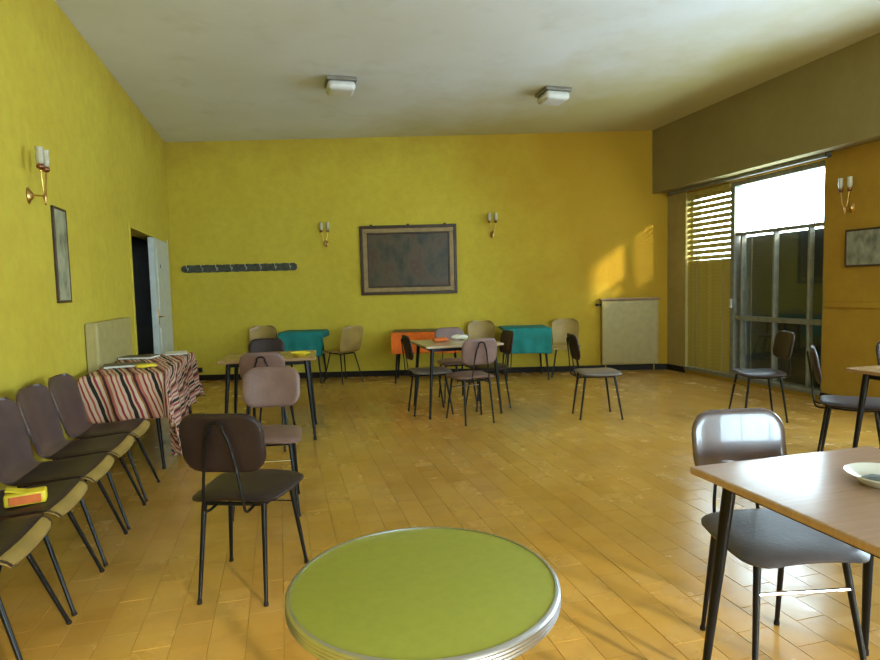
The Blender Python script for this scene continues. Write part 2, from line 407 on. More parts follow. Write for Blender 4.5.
# soffit (shutter box) over the visible window
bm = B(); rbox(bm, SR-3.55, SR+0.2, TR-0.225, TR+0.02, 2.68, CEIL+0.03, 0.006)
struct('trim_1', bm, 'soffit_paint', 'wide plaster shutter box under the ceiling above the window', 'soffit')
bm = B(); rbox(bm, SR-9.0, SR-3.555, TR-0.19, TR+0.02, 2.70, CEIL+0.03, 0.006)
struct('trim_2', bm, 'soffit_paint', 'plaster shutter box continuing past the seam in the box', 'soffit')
bm = B(); rbox(bm, SR-8.8, SR+A0-0.02, TR-0.022, TR+0.02, 1.03, 1.09, 0.006)
struct('trim_3', bm, 'wall_ochre', 'ochre dado rail under the small picture by the window', 'trim')
bm = B(); box(bm, (-0.3, YB-0.009, 0.04), (7.6, 0.02, 0.09), None, 0.003)
struct('baseboard_back', bm, 'baseboard_dark', 'dark skirting along the painting wall', 'baseboard')
bm = B(); rbox(bm, SF, DS0-0.06, -0.01, 0.018, -0.005, 0.085, 0.003)
struct('baseboard_left', bm, 'baseboard_dark', 'dark skirting along the wall with the double door', 'baseboard')
bm = B(); rw(bm, A1, -0.02, -0.005, 0.085, -0.01, 0.018); rw(bm, -9, A0, -0.005, 0.085, -0.01, 0.018)
struct('baseboard_right', bm, 'baseboard_dark', 'dark skirting beside the slatted window', 'baseboard')

# floor tiles: the 300 that show largest as parts, the rest as one part
cells = []
nc = int(TR/TW)+1; nr = int(16.6/TL)+2
for i in range(nc):
    for j in range(-2, nr):
        s = 0.45 - (j + (0.5 if i % 2 else 0.0) + 0.5)*TL; tt = (i+0.5)*TW
        if s < SF+0.02 or tt > TR+0.03: continue
        p = W(s, tt)
        if p.y > YB+0.08: continue
        v = p - Vector((0, 0, CAMH)); zc = v.dot(fw)
        vis = zc > 0.2
        if vis:
            px = 440 + FPX*v.dot(rt)/zc; py = 330 - FPX*v.dot(up)/zc
            vis = -5 < px < 885 and py < 665
        cells.append((0 if vis else 1, p.length, s, tt, p))
cells.sort(key=lambda c: (c[0], c[1]))
bm = B(); box(bm, (0, 0, -0.004), (TW-0.002, TL-0.002, 0.008), None, 0.0008, 1)
tile = obj('floor_tile', bm, 'tile_clay', floor)
Rz = Matrix.Rotation(ROT, 4, 'Z')
for k, (vis, d, s, tt, p) in enumerate(cells[:300]):
    o = tile if k == 0 else tile.copy()
    if k: COL.objects.link(o); o.parent = floor
    o.location = (p.x, p.y, random.uniform(-0.0009, 0.0003)); o.rotation_euler = (random.uniform(-.002, .002), random.uniform(-.002, .002), ROT)
verts, faces = [], []
hx, hy, cbv = (TW-0.002)/2, (TL-0.002)/2, 0.0008
for vis, d, s, tt, p in cells[300:]:
    z = random.uniform(-0.0009, 0.0003); b0 = len(verts)
    for (dz, ins) in ((-0.006, 0), (-cbv, 0), (0, cbv)):
        for sx, sy in ((-1, -1), (1, -1), (1, 1), (-1, 1)):
            verts.append(p + N*(sx*(hx-ins)) + D*(sy*(hy-ins)) + Vector((0, 0, z+dz)))
    for r in (0, 4):
        for k in range(4): faces.append((b0+r+k, b0+r+(k+1) % 4, b0+r+4+(k+1) % 4, b0+r+4+k))
    faces.append((b0+8, b0+9, b0+10, b0+11))
me = bpy.data.meshes.new('distant_tiles'); me.from_pydata(verts, [], faces); me.materials.append(MATS['tile_clay'])
o = bpy.data.objects.new('distant_tiles', me); COL.objects.link(o); o.parent = floor; o['kind'] = 'stuff'

# ------------------------------------------------------------------ windows
win = tag(bpy.data.objects.new('window_1', None), 'tall window of thin bars with glaring daylight above dark shutters', 'window', kind='structure'); COL.objects.link(win)
def wp(name, a0, a1, z0, z1, o0, o1, m, parent=None, bevel=0.004):
    bm = B(); rbox(bm, SR+a0, SR+a1, TR-o1, TR-o0, z0, z1, bevel); return obj(name, bm, m, parent or win)
wp('jamb', A0, A0+0.05, WZ0, WZ1, -0.16, -0.04, 'window_paint'); wp('jamb', A1-0.05, A1, WZ0, WZ1, -0.18, -0.09, 'window_paint')
wp('head', A0+.05, A1-.05, WZ1-0.06, WZ1, -0.16, -0.04, 'window_paint'); wp('sill', A0, A1, WZ0, WZ0+0.05, -0.16, 0.02, 'window_paint')
wp('mullion', -1.36, -1.29, WZ0+.05, WZ1-.06, -0.15, -0.03, 'window_paint')
for a in (-1.46, -1.99, -2.49): wp('glazing_bar', a-0.014, a+0.014, WZ0+.05, 1.92, -0.12, -0.05, 'window_paint')
wp('transom', A0+.05, -1.36, 0.82, 0.88, -0.13, -0.05, 'window_paint')
wp('transom', A0+.05, -1.36, 1.92, 1.96, -0.13, -0.05, 'window_paint')
wp('pane', A0+.05, -1.36, 1.96, WZ1-.06, -0.09, -0.084, 'window_glass', None, 0)
for a0, a1 in ((A0+.05, -2.504), (-2.476, -2.004), (-1.976, -1.474)):
    for z0, z1 in ((WZ0+.05, .82), (.88, 1.92)):
        wp('pane', a0, a1, z0, z1, -0.09, -0.084, 'window_glass', None, 0)
wp('pane', -1.29, A1-.05, WZ0+.05, WZ1-.06, -0.124, -0.118, 'window_glass', None, 0)
wp('latch', -1.345, -1.305, 0.98, 1.10, -0.03, 0.0, 'aluminium')
# tan slatted blind over the narrow sash, dark shutter behind the wide sash
def slats(parent, a0, a1, zs, h, out, m, tilt):
    proto = None
    for z in zs:
        if proto is None:
            bm = B(); box(bm, (0, 0, 0), (0.006, a1-a0, h), None, 0.002, 1)
            o = proto = obj('slat', bm, m, parent)
        else:
            o = proto.copy(); COL.objects.link(o); o.parent = parent
        o.location = RWp((a0+a1)/2, out, z); o.rotation_euler = Matrix.Rotation(ROT, 3, 'Z').to_4x4().to_euler()
        o.rotation_euler = (Matrix.Rotation(ROT, 3, 'Z') @ Matrix.Rotation(tilt(z), 3, 'Y')).to_euler()
bl = thing('slatted_blind', 'tan slatted blind lowered over the narrow sash beside the stained pier', 'blind')
zs = [2.53 - 0.078*k for k in range(12)]; zlow = [1.61 - 0.05*k for k in range(31)]
slats(bl, -1.285, -0.4255, zs, 0.061, -0.045, 'shutter_tan', lambda z: math.radians(12))
slats(bl, -1.285, -0.4255, zlow, 0.056, -0.045, 'shutter_tan', lambda z: math.radians(9))
for a in (-1.15, -0.62):
    bm = B(); tube(bm, [RWp(a, -0.036, 0.1), RWp(a, -0.036, 2.56)], 0.003, 6); obj('ladder_cord', bm, 'window_paint', bl)
wp('head_box', -1.285, -0.427, 2.555, 2.615, -0.075, -0.015, 'shutter_tan', bl)
sh = thing('roller_shutter', 'dark roller shutter half lowered outside the wide sash', 'shutter')
slats(sh, A0+.03, -1.34, [1.88 - 0.05*k for k in range(37)], 0.0505, -0.19, 'shutter_dark', lambda z: 0.0)
for a in (-1.52, -1.95, -2.45):
    bm = B(); tube(bm, [RWp(a, -0.165, 0.1), RWp(a, -0.165, 2.6)], 0.006, 6)
    for k in range(8): lathe(bm, [(0, -.012), (.014, 0), (0, .012)], 8, RWp(a, -0.165, 2.0+0.075*k))
    obj('guide_cord', bm, 'window_paint', sh)
bm = B(); rbox(bm, SR+A0-0.05, SR-0.12, TR-0.06, TR-0.012, 2.635, 2.675, 0.004)
rail = thing('curtain_rail', 'aluminium curtain rail under the shutter box', 'curtain rail'); obj('track', bm, 'window_paint', rail)
for a in (A0-0.06, -0.12):
    bm = B(); box(bm, RWp(a, 0.036, 2.655), (0.06, 0.03, 0.055), Matrix.Rotation(ROT, 3, 'Z'), 0.006); obj('end_stop', bm, 'rack_dark', rail)
# the windows beside and behind the viewer
def plain_window(name, P, d, w, z0, z1, label):
    o = tag(bpy.data.objects.new(name, None), label, 'window', kind='structure'); COL.objects.link(o)
    rz = Matrix.Rotation(math.atan2(d.y, d.x), 3, 'Z')
    def bar(nm, x0, x1, za, zb, dy=0.06, m='window_paint'):
        bm = B(); box(bm, P + d*((x0+x1)/2) + Vector((0, 0, (za+zb)/2)), (x1-x0, dy, zb-za), rz); obj(nm, bm, m, o)
    bar('jamb', 0, .06, z0, z1); bar('jamb', w-.06, w, z0, z1); bar('head', .06, w-.06, z1-.06, z1); bar('sill', .06, w-.06, z0, z0+.06)
    n = max(2, round(w/1.25))
    for k in range(1, n): bar('mullion', w*k/n-.03, w*k/n+.03, z0+.06, z1-.06)
    for k in range(n): bar('pane', w*k/n+(.03 if k else .06), w*(k+1)/n-(.03 if k < n-1 else .06), z0+.06, z1-.06, .006, 'window_glass')
plain_window('window_2', RWp(W2A0, -0.12), D, W2A1-W2A0, W2Z0, W2Z1, 'wide window of several sashes out of frame beside the viewer')

plain_window('window_3', W(SF-0.12, W3T0), N, W3T1-W3T0, W3Z0, W3Z1, 'second wide window out of frame behind the viewer')

# ------------------------------------------------------------------ door
dr = tag(bpy.data.objects.new('door_1', None), 'white double door with one leaf open onto a dark corridor', 'door', kind='structure'); COL.objects.link(dr)
bm = B(); rbox(bm, DS0-0.02, DS0+0.03, -0.2, 0.012, 0, DZ, 0.003); obj('jamb', bm, 'wall_yellow', dr)
bm = B(); rbox(bm, DS1-0.03, DS1+0.06, -0.2, 0.015, 0, DZ, 0.003); obj('jamb', bm, 'door_white', dr)
bm = B(); rbox(bm, DS0, DS1, -0.2, 0.012, DZ-0.04, DZ+0.02, 0.003); obj('head', bm, 'wall_yellow', dr)
leaf = None
LW = 1.08; hinge = W(DS1-0.035, -0.01); th = math.radians(0.5)
ld = (-D*math.cos(th) + N*math.sin(th)); lrz = Matrix.Rotation(math.atan2(ld.y, ld.x), 3, 'Z')
bm = B(); box(bm, hinge + ld*(LW/2) + Vector((0, 0, DZ/2-0.02)), (LW, 0.07, DZ-0.06), lrz, 0.003)
leaf = obj('leaf', bm, 'door_white', dr)
ln = Vector((-ld.y, ld.x, 0)); 
if ln.dot(N) < 0: ln = -ln
for z0, z1 in ((0.2, 0.9), (1.1, 1.95)):
    bm = B(); box(bm, hinge + ld*(LW/2) + ln*0.036 + Vector((0, 0, (z0+z1)/2)), (LW-0.3, 0.012, z1-z0), lrz, 0.005); obj('raised_panel', bm, 'door_white', leaf)
hp = hinge + ld*(LW-0.07) + Vector((0, 0, 1.05))
bm = B(); tube(bm, [hp+ln*0.02, hp+ln*0.07, hp+ln*0.075-ld*0.03, hp+ln*0.075-ld*0.13], 0.009, 8); box(bm, hp+ln*0.038, (0.04, 0.01, 0.2), lrz, 0.003); obj('handle', bm, 'brass', leaf, True)
bm = B(); box(bm, hinge+ld*(LW-0.35)+ln*0.04+Vector((0, 0, 1.72)), (0.035, 0.012, 0.05), lrz, 0.003); obj('bolt_plate', bm, 'black_metal', leaf)

# ------------------------------------------------------------------ chairs
def make_pad_chair(seat_m, back_m):
    t = thing('padded_chair', 'x', 'chair')
    def seatP(u, v):
        y = -0.2 + 0.42*v; w = 0.185 + 0.03*math.sin(PI*min(1, v*1.1)*0.5)
        for e, r in ((v*0.42, 0.07), ((1-v)*0.42, 0.08)):
            if e < r: w -= r - math.sqrt(max(0, r*r-(r-e)**2))
        x = u*w
        return Vector((x, y, 0.455 + 0.012*(1-u*u) - 0.03*max(0, v-0.75)**2*16*0.25 - 0.008*(1-(2*v-1)**2)))
    bm = B(); slab(bm, seatP, 14, 16, 0.042); obj('seat', bm, seat_m, t, True, 60)
    def backP(u, v):
        h = 0.26*v; w = 0.185
        for e, r in ((h, 0.085), (0.26-h, 0.085)):
            if e < r: w -= r - math.sqrt(max(0, r*r-(r-e)**2))
        x = -u*w
        return Vector((x, -0.215 + 0.5*x*x - 0.18*h, 0.59 + h))
    bm = B(); slab(bm, backP, 16, 16, 0.028, True, 0.0, 1.0, 0.0, 16); obj('backrest', bm, back_m, t, True, 60)
    bm = B()
    pts = [(-0.085, -0.02, 0.43), (-0.087, -0.17, 0.415), (-0.088, -0.225, 0.425), (-0.087, -0.243, 0.475), (-0.07, -0.258, 0.62), (-0.05, -0.275, 0.735), (-0.033, -0.283, 0.78)]
    full = spline(pts, 5)
    arc = [Vector((0.036*math.cos(a), -0.286, 0.785+0.03*math.sin(a))) for a in [PI*(1-k/8) for k in range(1, 8)]]
    tube(bm, full + arc + [Vector((-p.x, p.y, p.z)) for p in reversed(full)], 0.0065, 8)
    obj('back_support', bm, 'black_metal', t, True)
    bm = B()
    tube(bm, spline([(-.15, .15, .428), (-.152, 0, .425), (-.135, -.15, .425)], 4), 0.009, 8); tube(bm, spline([(.15, .15, .428), (.152, 0, .425), (.135, -.15, .425)], 4), 0.009, 8)
    tube(bm, [(-.15, .13, .425), (.15, .13, .425)], 0.009, 8); tube(bm, [(-.136, -.14, .425), (.136, -.14, .425)], 0.009, 8)
    obj('seat_frame', bm, 'black_metal', t, True)
    for sx in (-1, 1):
        for top, ft in (((.15, .14, .432), (.195, .205, 0.0)), ((.135, -.145, .432), (.15, -.205, 0.0))):
            a = Vector((sx*top[0], top[1], top[2])); b = Vector((sx*ft[0], ft[1], ft[2]))
            bm = B(); tube(bm, [a, a.lerp(b, .05), a.lerp(b, .97), b], [.012, .0125, .0085, .0085], 9)
            lg = obj('leg', bm, 'black_metal', t, True)
            bm = B(); tube(bm, [a.lerp(b, .965), b - Vector((0, 0, .0))], [.0105, .011], 9); obj('foot_cap', bm, 'baseboard_dark', lg)
    bm = B(); tube(bm, [(-.163, .158, .33), (.163, .158, .33)], 0.0065, 8); obj('stretcher', bm, 'chrome', t, True)
    return t
def make_shell_chair(padded):
    wback = 0.045 if padded else 0.022
    t = thing('shell_chair', 'x', 'chair')
    prof = spline([(.235, .408), (.222, .436), (.17, .45), (.0, .437), (-.13, .44), (-.195, .475), (-.225, .55), (-.26, .69), (-.295, .825)], 8)
    L = [0.0]
    for a, b in zip(prof, prof[1:]): L.append(L[-1] + (Vector(b)-Vector(a)).length)
    TT = L[-1]
    def pr(v):
        d = min(max(v, 0), 1)*TT
        for k in range(len(L)-1):
            if d <= L[k+1]+1e-9:
                f = (d-L[k])/(L[k+1]-L[k]); return Vector((*prof[k], 0)).lerp(Vector((*prof[k+1], 0)), f)
        return Vector((*prof[-1], 0))
    def width(v):
        if v < 0.5: w = 0.215 - 0.035*(v/0.5)**2
        else: w = 0.18 + wback*math.sin((v-0.5)/0.5*PI*0.6)
        for e, r in ((v*TT, 0.055), ((1-v)*TT, 0.09)):
            if e < r: w -= (r - math.sqrt(max(0, r*r-(r-e)**2)))*0.9
        return w
    def mk(k):
        def P(u, v):
            q = pr(v); w = width(v)*k; f = min(1, max(0, (v-0.42)/0.2))
            return Vector((u*w, q[0] + 0.045*u*u*f, q[1] + 0.012*u*u*(1-f)))
        return P
    bm = B(); slab(bm, mk(1.0), 14, 40, 0.012, False); obj('shell', bm, 'ply_brown' if padded else 'ply_tan', t, True, 50)
    PADL = -0.012
    if padded:
        bm = B(); slab(bm, mk(1.012), 14, 8, 0.02, True, 0.0, 0.085); obj('front_lip', bm, 'ply_tan', t, True, 60)
    if padded:
        bm = B(); slab(bm, mk(1.03), 14, 18, 0.03, True, 0.07, 0.46, PADL*0.6); obj('seat_pad', bm, 'vinyl_brown', t, True, 60)
        bm = B(); slab(bm, mk(1.035), 14, 18, 0.03, True, 0.46, 1.0, PADL*0.6); obj('back_pad', bm, 'vinyl_plum', t, True, 60)
    bm = B()
    for sx in (-1, 1): tube(bm, [(sx*.12, .15, .427), (sx*.12, -.12, .42)], .009, 8)
    tube(bm, [(-.13, .13, .425), (.13, .13, .425)], .009, 8); tube(bm, [(-.13, -.1, .42), (.13, -.1, .42)], .009, 8)
    obj('seat_frame', bm, 'black_metal', t, True)
    for sx in (-1, 1):
        for top, ft in (((.13, .13, .43), (.205, .27 if padded else .2, 0)), ((.13, -.1, .425), (.19, -.21, 0))):
            a = Vector((sx*top[0], top[1], top[2])); b = Vector((sx*ft[0], ft[1], 0))
            bm = B(); tube(bm, [a, a.lerp(b, .97), b], [.011, .008, .008], 9); lg = obj('leg', bm, 'black_metal', t, True)
            bm = B(); tube(bm, [a.lerp(b, .965), b], [.010, .0105], 9); obj('foot_cap', bm, 'baseboard_dark', lg)
    return t
PROTO = {}
def put_chair(kind, loc, face, label, group=None):
    if kind not in PROTO:
        o = PROTO[kind] = {'brown': lambda: make_pad_chair('vinyl_brown', 'vinyl_brown'), 'mauve': lambda: make_pad_chair('vinyl_mauve', 'vinyl_mauve'),
             'gloss': lambda: make_pad_chair('vinyl_slate', 'vinyl_gloss'), 'grey': lambda: make_pad_chair('vinyl_grey', 'vinyl_brown'), 'row': lambda: make_shell_chair(True), 'ply': lambda: make_shell_chair(False)}[kind]()
    else: o = copy_tree(PROTO[kind])
    o.location = (loc[0], loc[1], 0); o.rotation_euler = (0, 0, facing(face))
    o['label'] = label; o['category'] = 'chair'
    if group: o['group'] = group
    elif 'group' in o: del o['group']
    return o
# the row along the left wall
rowg = 'brown shell chairs in a row along the left wall'
rl = ['brown padded shell chair at the end of the row, beside the striped blanket',
      'brown padded shell chair second from the striped blanket in the row',
      'brown padded shell chair third from the striped blanket in the row',
      'brown padded shell chair in the row with the yellow packet on its seat',
      'brown padded shell chair second from the end of the row farthest from the blanket',
      'brown padded shell chair at the end of the row farthest from the blanket']
for k in range(6):
    p = W(-5.54 - 0.475*k, 0.415)
    ch = put_chair('row', p, N, rl[k], rowg)
    if k == 3: CH_D = ch
# room chairs
nd = -N; md = -D
put_chair('brown', (-0.905, 2.71), (0.1, 1), 'dark brown padded chair standing alone, back hairpin towards the round green table')
put_chair('mauve', (-1.09, 3.69), (0.13, -1), 'mauve padded chair with its back to the table that holds the yellow dish')
put_chair('mauve', (-1.50, 5.16), (-0.1, 1), 'mauve padded chair tucked in under the table with the yellow dish, hairpin showing')
put_chair('brown', (-1.80, 6.12), (0.2, -1), 'brown padded chair on the wall side of the table with the yellow dish')
put_chair('grey', (-0.13, 6.42), N, 'brown padded chair at the pale table, side on, nearest the orange cloth')
put_chair('mauve', (0.17, 7.14), md, 'mauve padded chair at the pale table with its back to the painting wall')
put_chair('mauve', (0.30, 5.98), (-0.34, 0.94), 'mauve padded chair showing its hairpin back, pulled out from the pale table')
put_chair('brown', (0.52, 6.62), nd, 'dark brown padded chair at the pale table on its window side')
put_chair('grey', (1.57, 6.03), (1, 0.03), 'grey-seated padded chair standing alone between pale table and cream radiator')
put_chair('brown', (3.05, 5.72), (-1, 0.1), 'dark padded chair in the shade before the roller shutter')
put_chair('brown', (2.95, 4.25), (0.85, -0.5), 'dark padded chair side on beside the table by the ochre wall')
put_chair('brown', (3.62, 4.45), md, 'dark padded chair behind the table by the ochre wall, mostly cut off')
put_chair('gloss', (1.155, 2.045), (0.07, -1), 'padded chair with glaring backrest tucked under the rose laminate table')
# shell chairs by the cloth-covered tables
put_chair('ply', (-2.66, 8.84), (0.1, -1), 'tan plywood shell chair by the teal cloth table, below the coat rack')
put_chair('ply', (-1.43, 8.74), (-0.75, 0.66), 'tan plywood shell chair turned towards the teal cloth under the wall sconce')
put_chair('ply', (0.62, 8.78), (0, -1), 'tan plywood shell chair between the orange cloth and teal cloth tables')
put_chair('ply', (1.84, 8.76), (-0.2, -1), 'tan plywood shell chair in shade between teal cloth and cream radiator')

# ------------------------------------------------------------------ tables
def make_table(label, corner, ux, w, d, h, topm, group=None, name='laminate_table', square=False):
    """corner = near-left corner, ux = direction of the width"""
    ux = Vector((ux[0], ux[1], 0)).normalized(); uy = Vector((-ux.y, ux.x, 0))
    c = Vector((corner[0], corner[1], 0)) + ux*(w/2) + uy*(d/2)
    t = thing(name, label, 'table', c, math.atan2(ux.y, ux.x), group)
    bm = B(); box(bm, (0, 0, h-0.0125), (w, d, 0.025), None, 0.006, 2); top = obj('tabletop', bm, topm, t)
    bm = B()
    for sy in (-1, 1): box(bm, (0, sy*(d/2-0.09), h-0.045), (w-0.18, 0.02, 0.04))
    for sx in (-1, 1): box(bm, (sx*(w/2-0.09), 0, h-0.045), (0.02, d-0.2, 0.04))
    obj('apron', bm, 'black_metal', t)
    for sx in (-1, 1):
        for sy in (-1, 1):
            a = Vector((sx*(w/2-0.085), sy*(d/2-0.085), h-0.026)); b = Vector((sx*(w/2-0.03), sy*(d/2-0.03), 0))
            bm = B(); tube(bm, [a, a.lerp(b, .03), b.lerp(a, .02), b], [.021, .021, .0115, .0115], 12); lg = obj('leg', bm, 'black_metal', t, True)
            bm = B(); tube(bm, [b.lerp(a, .03), b], [.0135, .014], 10); obj('foot_cap', bm, 'baseboard_dark', lg)
    return t
u12 = (math.cos(math.radians(11)), math.sin(math.radians(11)))
make_table('rose laminate table with a dish and black tapered legs', Vector((0.80, 1.91, 0)) - D*0.74, N, 0.74, 0.74, 0.75, 'formica_rose')
make_table('brown laminate table carrying the yellow dish, black tapered legs', (-1.94, 5.16), u12, 0.84, 0.70, 0.75, 'formica_brown')
make_table('pale laminate table ringed by padded chairs, black tapered legs', (-0.145, 6.04), N, 0.84, 0.80, 0.75, 'formica_pale')
make_table('brown laminate table by the ochre wall under the small picture', Vector((2.68, 3.95, 0)) - D*0.8, N, 0.8, 0.8, 0.75, 'formica_brown')
# tables that carry cloths
def cloth(name, label, cat, c, rz, w, d, h, drops, m, fold, group=None, seed=0, top_round=0.02):
    """drops = overhang at -x, +x, -y, +y"""
    rnd = random.Random(seed); ph = [rnd.uniform(0, 6) for _ in range(6)]
    bm = B(); uvl = bm.loops.layers.uv.new('cloth')
    x0, x1, y0, y1 = -w/2-drops[0], w/2+drops[1], -d/2-drops[2], d/2+drops[3]
    nx, ny = int((x1-x0)/0.022), int((y1-y0)/0.022); G = []
    for j in range(ny+1):
        row = []
        for i in range(nx+1):
            u = x0+(x1-x0)*i/nx; v = y0+(y1-y0)*j/ny
            cu = min(max(u, -w/2-.004), w/2+.004); cv = min(max(v, -d/2-.004), d/2+.004); du, dv = u-cu, v-cv
            e = math.hypot(du, dv)
            if e > 1e-6:
                ou, ov = du/e, dv/e; both = abs(ou*ov)*2
                sdir = v if abs(ou) > abs(ov) else u
                ff = (math.sin(sdir*fold[1]+ph[0]) + 0.5*math.sin(sdir*fold[1]*2.3+ph[1]))*fold[0]*min(1, e/0.25)
                out = 0.012*min(1, e/0.03) + 0.03*e + max(-0.01*min(1, e/.03), ff) + 0.12*both*e
                z = h + 0.004 - e*(1-0.12*both) - 0.006*math.sin(sdir*5+ph[2])*min(1, e/.2)
                z = min(z, h+0.004) if e > .01 else h+0.004
                p = Vector((cu+ou*out, cv+ov*out, max(z, 0.012)))
            else:
                p = Vector((u, v, h + 0.004 + 0.0015*math.sin(u*17+ph[3])*math.sin(v*13+ph[4])+0.0015))
            row.append((bm.verts.new(p), u, v))
        G.append(row)
    for j in range(ny):
        for i in range(nx):
            q = (G[j][i], G[j][i+1], G[j+1][i+1], G[j+1][i])
            f = bm.faces.new([a[0] for a in q])
            for lp, a in zip(f.loops, q): lp[uvl].uv = (a[1], a[2])
    o = obj(name, bm, m, None, True, 80)
    o.location = c; o.rotation_euler = (0, 0, rz)
    sm = o.modifiers.new('thickness', 'SOLIDIFY'); sm.thickness = 0.003; sm.offset = 1.0
    return tag(o, label, cat, group)
rd = math.atan2(N.y, N.x)
TB = 0.74
for k, (s0, lab1, lab2) in enumerate(((-5.02, 'wooden table under the striped blanket, next to the shell chairs', 'red, cream and black striped blanket hanging over the table next to the shell chairs'),
                                 (-4.20, 'wooden table under the striped blanket, in front of the radiator and door', 'red, cream and black striped blanket on the table nearer the white door'))):
    make_table(lab1, W(s0, 0.13), N, 0.56, 0.79, TB, 'formica_brown')
    cloth('striped_blanket', lab2, 'blanket', W(s0+0.395, 0.41), rd, 0.56, 0.79, TB, (0.02, 0.64 if k == 0 else 0.45, 0.34 if k == 0 else 0.012, 0.012 if k == 0 else 0.3), 'blanket_striped', (0.022, 17), seed=k+3)
tl = (-2.33, 8.60)
make_table('small table under the teal cloth below the coat rack', (-2.31, 8.60), (1, 0), 0.60, 0.5, 0.745, 'formica_pale')
cloth('teal_tablecloth', 'teal cloth on the small table below the coat rack and sconce', 'tablecloth', (-2.01, 8.85, 0), 0, 0.60, 0.5, 0.745, (0.03, 0.1, 0.36, 0.02), 'cloth_teal', (0.012, 16), seed=21)
make_table('small table under the orange cloth below the painting', (-0.68, 8.42), (1, 0), 0.95, 0.62, 0.715, 'formica_brown')
cloth('orange_tablecloth', 'bright orange cloth on the table below the painting', 'tablecloth', (-0.205, 8.73, 0), 0, 0.95, 0.62, 0.715, (0.03, 0.03, 0.30, 0.02), 'cloth_orange', (0.012, 15), seed=33)
make_table('small table under the teal cloth beside the cream radiator', (0.90, 8.42), (1, 0), 0.66, 0.66, 0.735, 'formica_pale')
cloth('teal_tablecloth', 'teal cloth on the small table between two shell chairs, towards the cream radiator', 'tablecloth', (1.23, 8.75, 0), 0, 0.66, 0.66, 0.735, (0.03, 0.03, 0.36, 0.02), 'cloth_teal', (0.012, 15), seed=44)
# a brown runner over the orange cloth's table top
o = cloth('table_runner', 'dark patterned runner lying over the orange tablecloth', 'runner', (-0.205, 8.73, 0), 0, 0.95, 0.56, 0.722, (0.0, 0.0, 0.012, 0.0), 'magazine_dark', (0.0, 10), seed=5)
# round table
RTX, RTY, RTZ, RTR = -0.052, 1.332, 0.68, 0.306
t = thing('round_table', 'round green topped bistro table with ribbed metal rim', 'table', (RTX, RTY, 0))
bm = B(); lathe(bm, [(0, RTZ-0.02), (RTR-0.008, RTZ-0.02), (RTR-0.008, RTZ-0.001), (RTR-0.012, RTZ), (0, RTZ)], 96); obj('tabletop', bm, 'table_green', t, True, 30)
bm = B(); pr = [(RTR-0.02, RTZ-0.032), (RTR-0.002, RTZ-0.032)]
for k in range(4): pr += [(RTR+0.001, RTZ-0.03+0.0075*k), (RTR+0.003, RTZ-0.0265+0.0075*k), (RTR+0.001, RTZ-0.0235+0.0075*k)]
pr += [(RTR-0.002, RTZ+0.0015), (RTR-0.008, RTZ+0.002), (RTR-0.0085, RTZ-0.004)]
lathe(bm, pr, 96); obj('rim', bm, 'aluminium', t, True, 60)
bm = B(); lathe(bm, [(0, .63), (.11, .645), (.11, .655), (.03, .62), (.022, .55), (.022, .14), (.032, .1), (.03, .06), (0, .055)], 28); obj('pedestal', bm, 'black_metal', t, True)
for k in range(4):
    a = PI/4 + k*PI/2; e = Vector((math.cos(a), math.sin(a), 0))
    bm = B(); tube(bm, spline([e*0.02+Vector((0, 0, .1)), e*0.12+Vector((0, 0, .085)), e*0.21+Vector((0, 0, .045)), e*0.25+Vector((0, 0, .013))], 4), [.016]*12+[.013], 8); obj('foot', bm, 'black_metal', t, True)

# ------------------------------------------------------------------ small things on tables and chairs
def dish(name, label, cat, loc, r, m, inner=None, h=0.028, inner_name='contents'):
    t = thing(name, label, cat, loc)
    bm = B(); lathe(bm, [(0, .002), (r*.55, .0), (r*.6, .003), (r*.85, h*.6), (r, h), (r*.985, h+.003), (r*.8, h*.62), (r*.55, .008), (0, .008)], 36); obj('bowl', bm, m, t, True)
    if inner:
        bm = B(); lathe(bm, [(0, .022), (r*.35, .02), (r*.6, .009), (r*.55, .008)], 12)
        for v in bm.verts: v.co.x *= 1.15; v.co.z += 0.006*math.sin(v.co.x*90)*math.cos(v.co.y*70)*(1 if v.co.z > .015 else 0)
        obj(inner_name, bm, inner, t, True)
    return t
dish('white_dish', 'shallow white dish holding ash on the rose laminate table', 'dish', (1.275, 1.69, 0.75), 0.105, 'ceramic', 'ash_grey', 0.032, 'ash')
dish('yellow_dish', 'small yellow and white dish on the brown laminate table', 'dish', (-1.29, 5.5, 0.75), 0.09, 'paper_yellow', 'paper_white', 0.03, 'paper')
def packet(name, label, cat, loc, rz, size, m, band=None, tilt=0):
    t = thing(name, label, cat, loc, rz)
    l, w, h = size
    def P(u, v): return Vector((u*l/2*(1+0.03*abs(2*v-1)), (v-.5)*w, h*0.5+0.004*math.sin(u*5)*math.sin(v*7)))
    bm = B(); slab(bm, P, 12, 10, h, True); obj('wrapper', bm, m, t, True, 60)
    if band:
        def Q(u, v): return Vector((u*l/2*0.72, (v-.5)*w*1.02, h*0.5))
        bm = B(); slab(bm, Q, 10, 10, h*1.08, True); obj('band', bm, band, t, True, 60)
    return t
pk = thing('snack_packet', 'yellow packet with an orange front on a row chair seat', 'packet', W(-7.07, 0.50, 0.474), rd+0.25)
bm = B(); box(bm, (0, 0, 0.027), (0.15, 0.075, 0.054), None, 0.01, 3); obj('wrapper', bm, 'paper_yellow', pk, True, 50)
bm = B(); box(bm, (0, -0.0385, 0.026), (0.115, 0.004, 0.036), None, 0.0018, 1); obj('front_print', bm, 'paper_orange', pk)
bm = B(); box(bm, (-0.03, 0.01, 0.057), (0.085, 0.06, 0.006), Matrix.Rotation(0.25, 3, 'Y'), 0.002, 1); obj('flap', bm, 'paper_yellow', pk)
packet('orange_packet', 'small orange packet on the pale table', 'packet', (0.0, 6.55, 0.756), 0.3, (0.16, 0.1, 0.04), 'paper_orange')
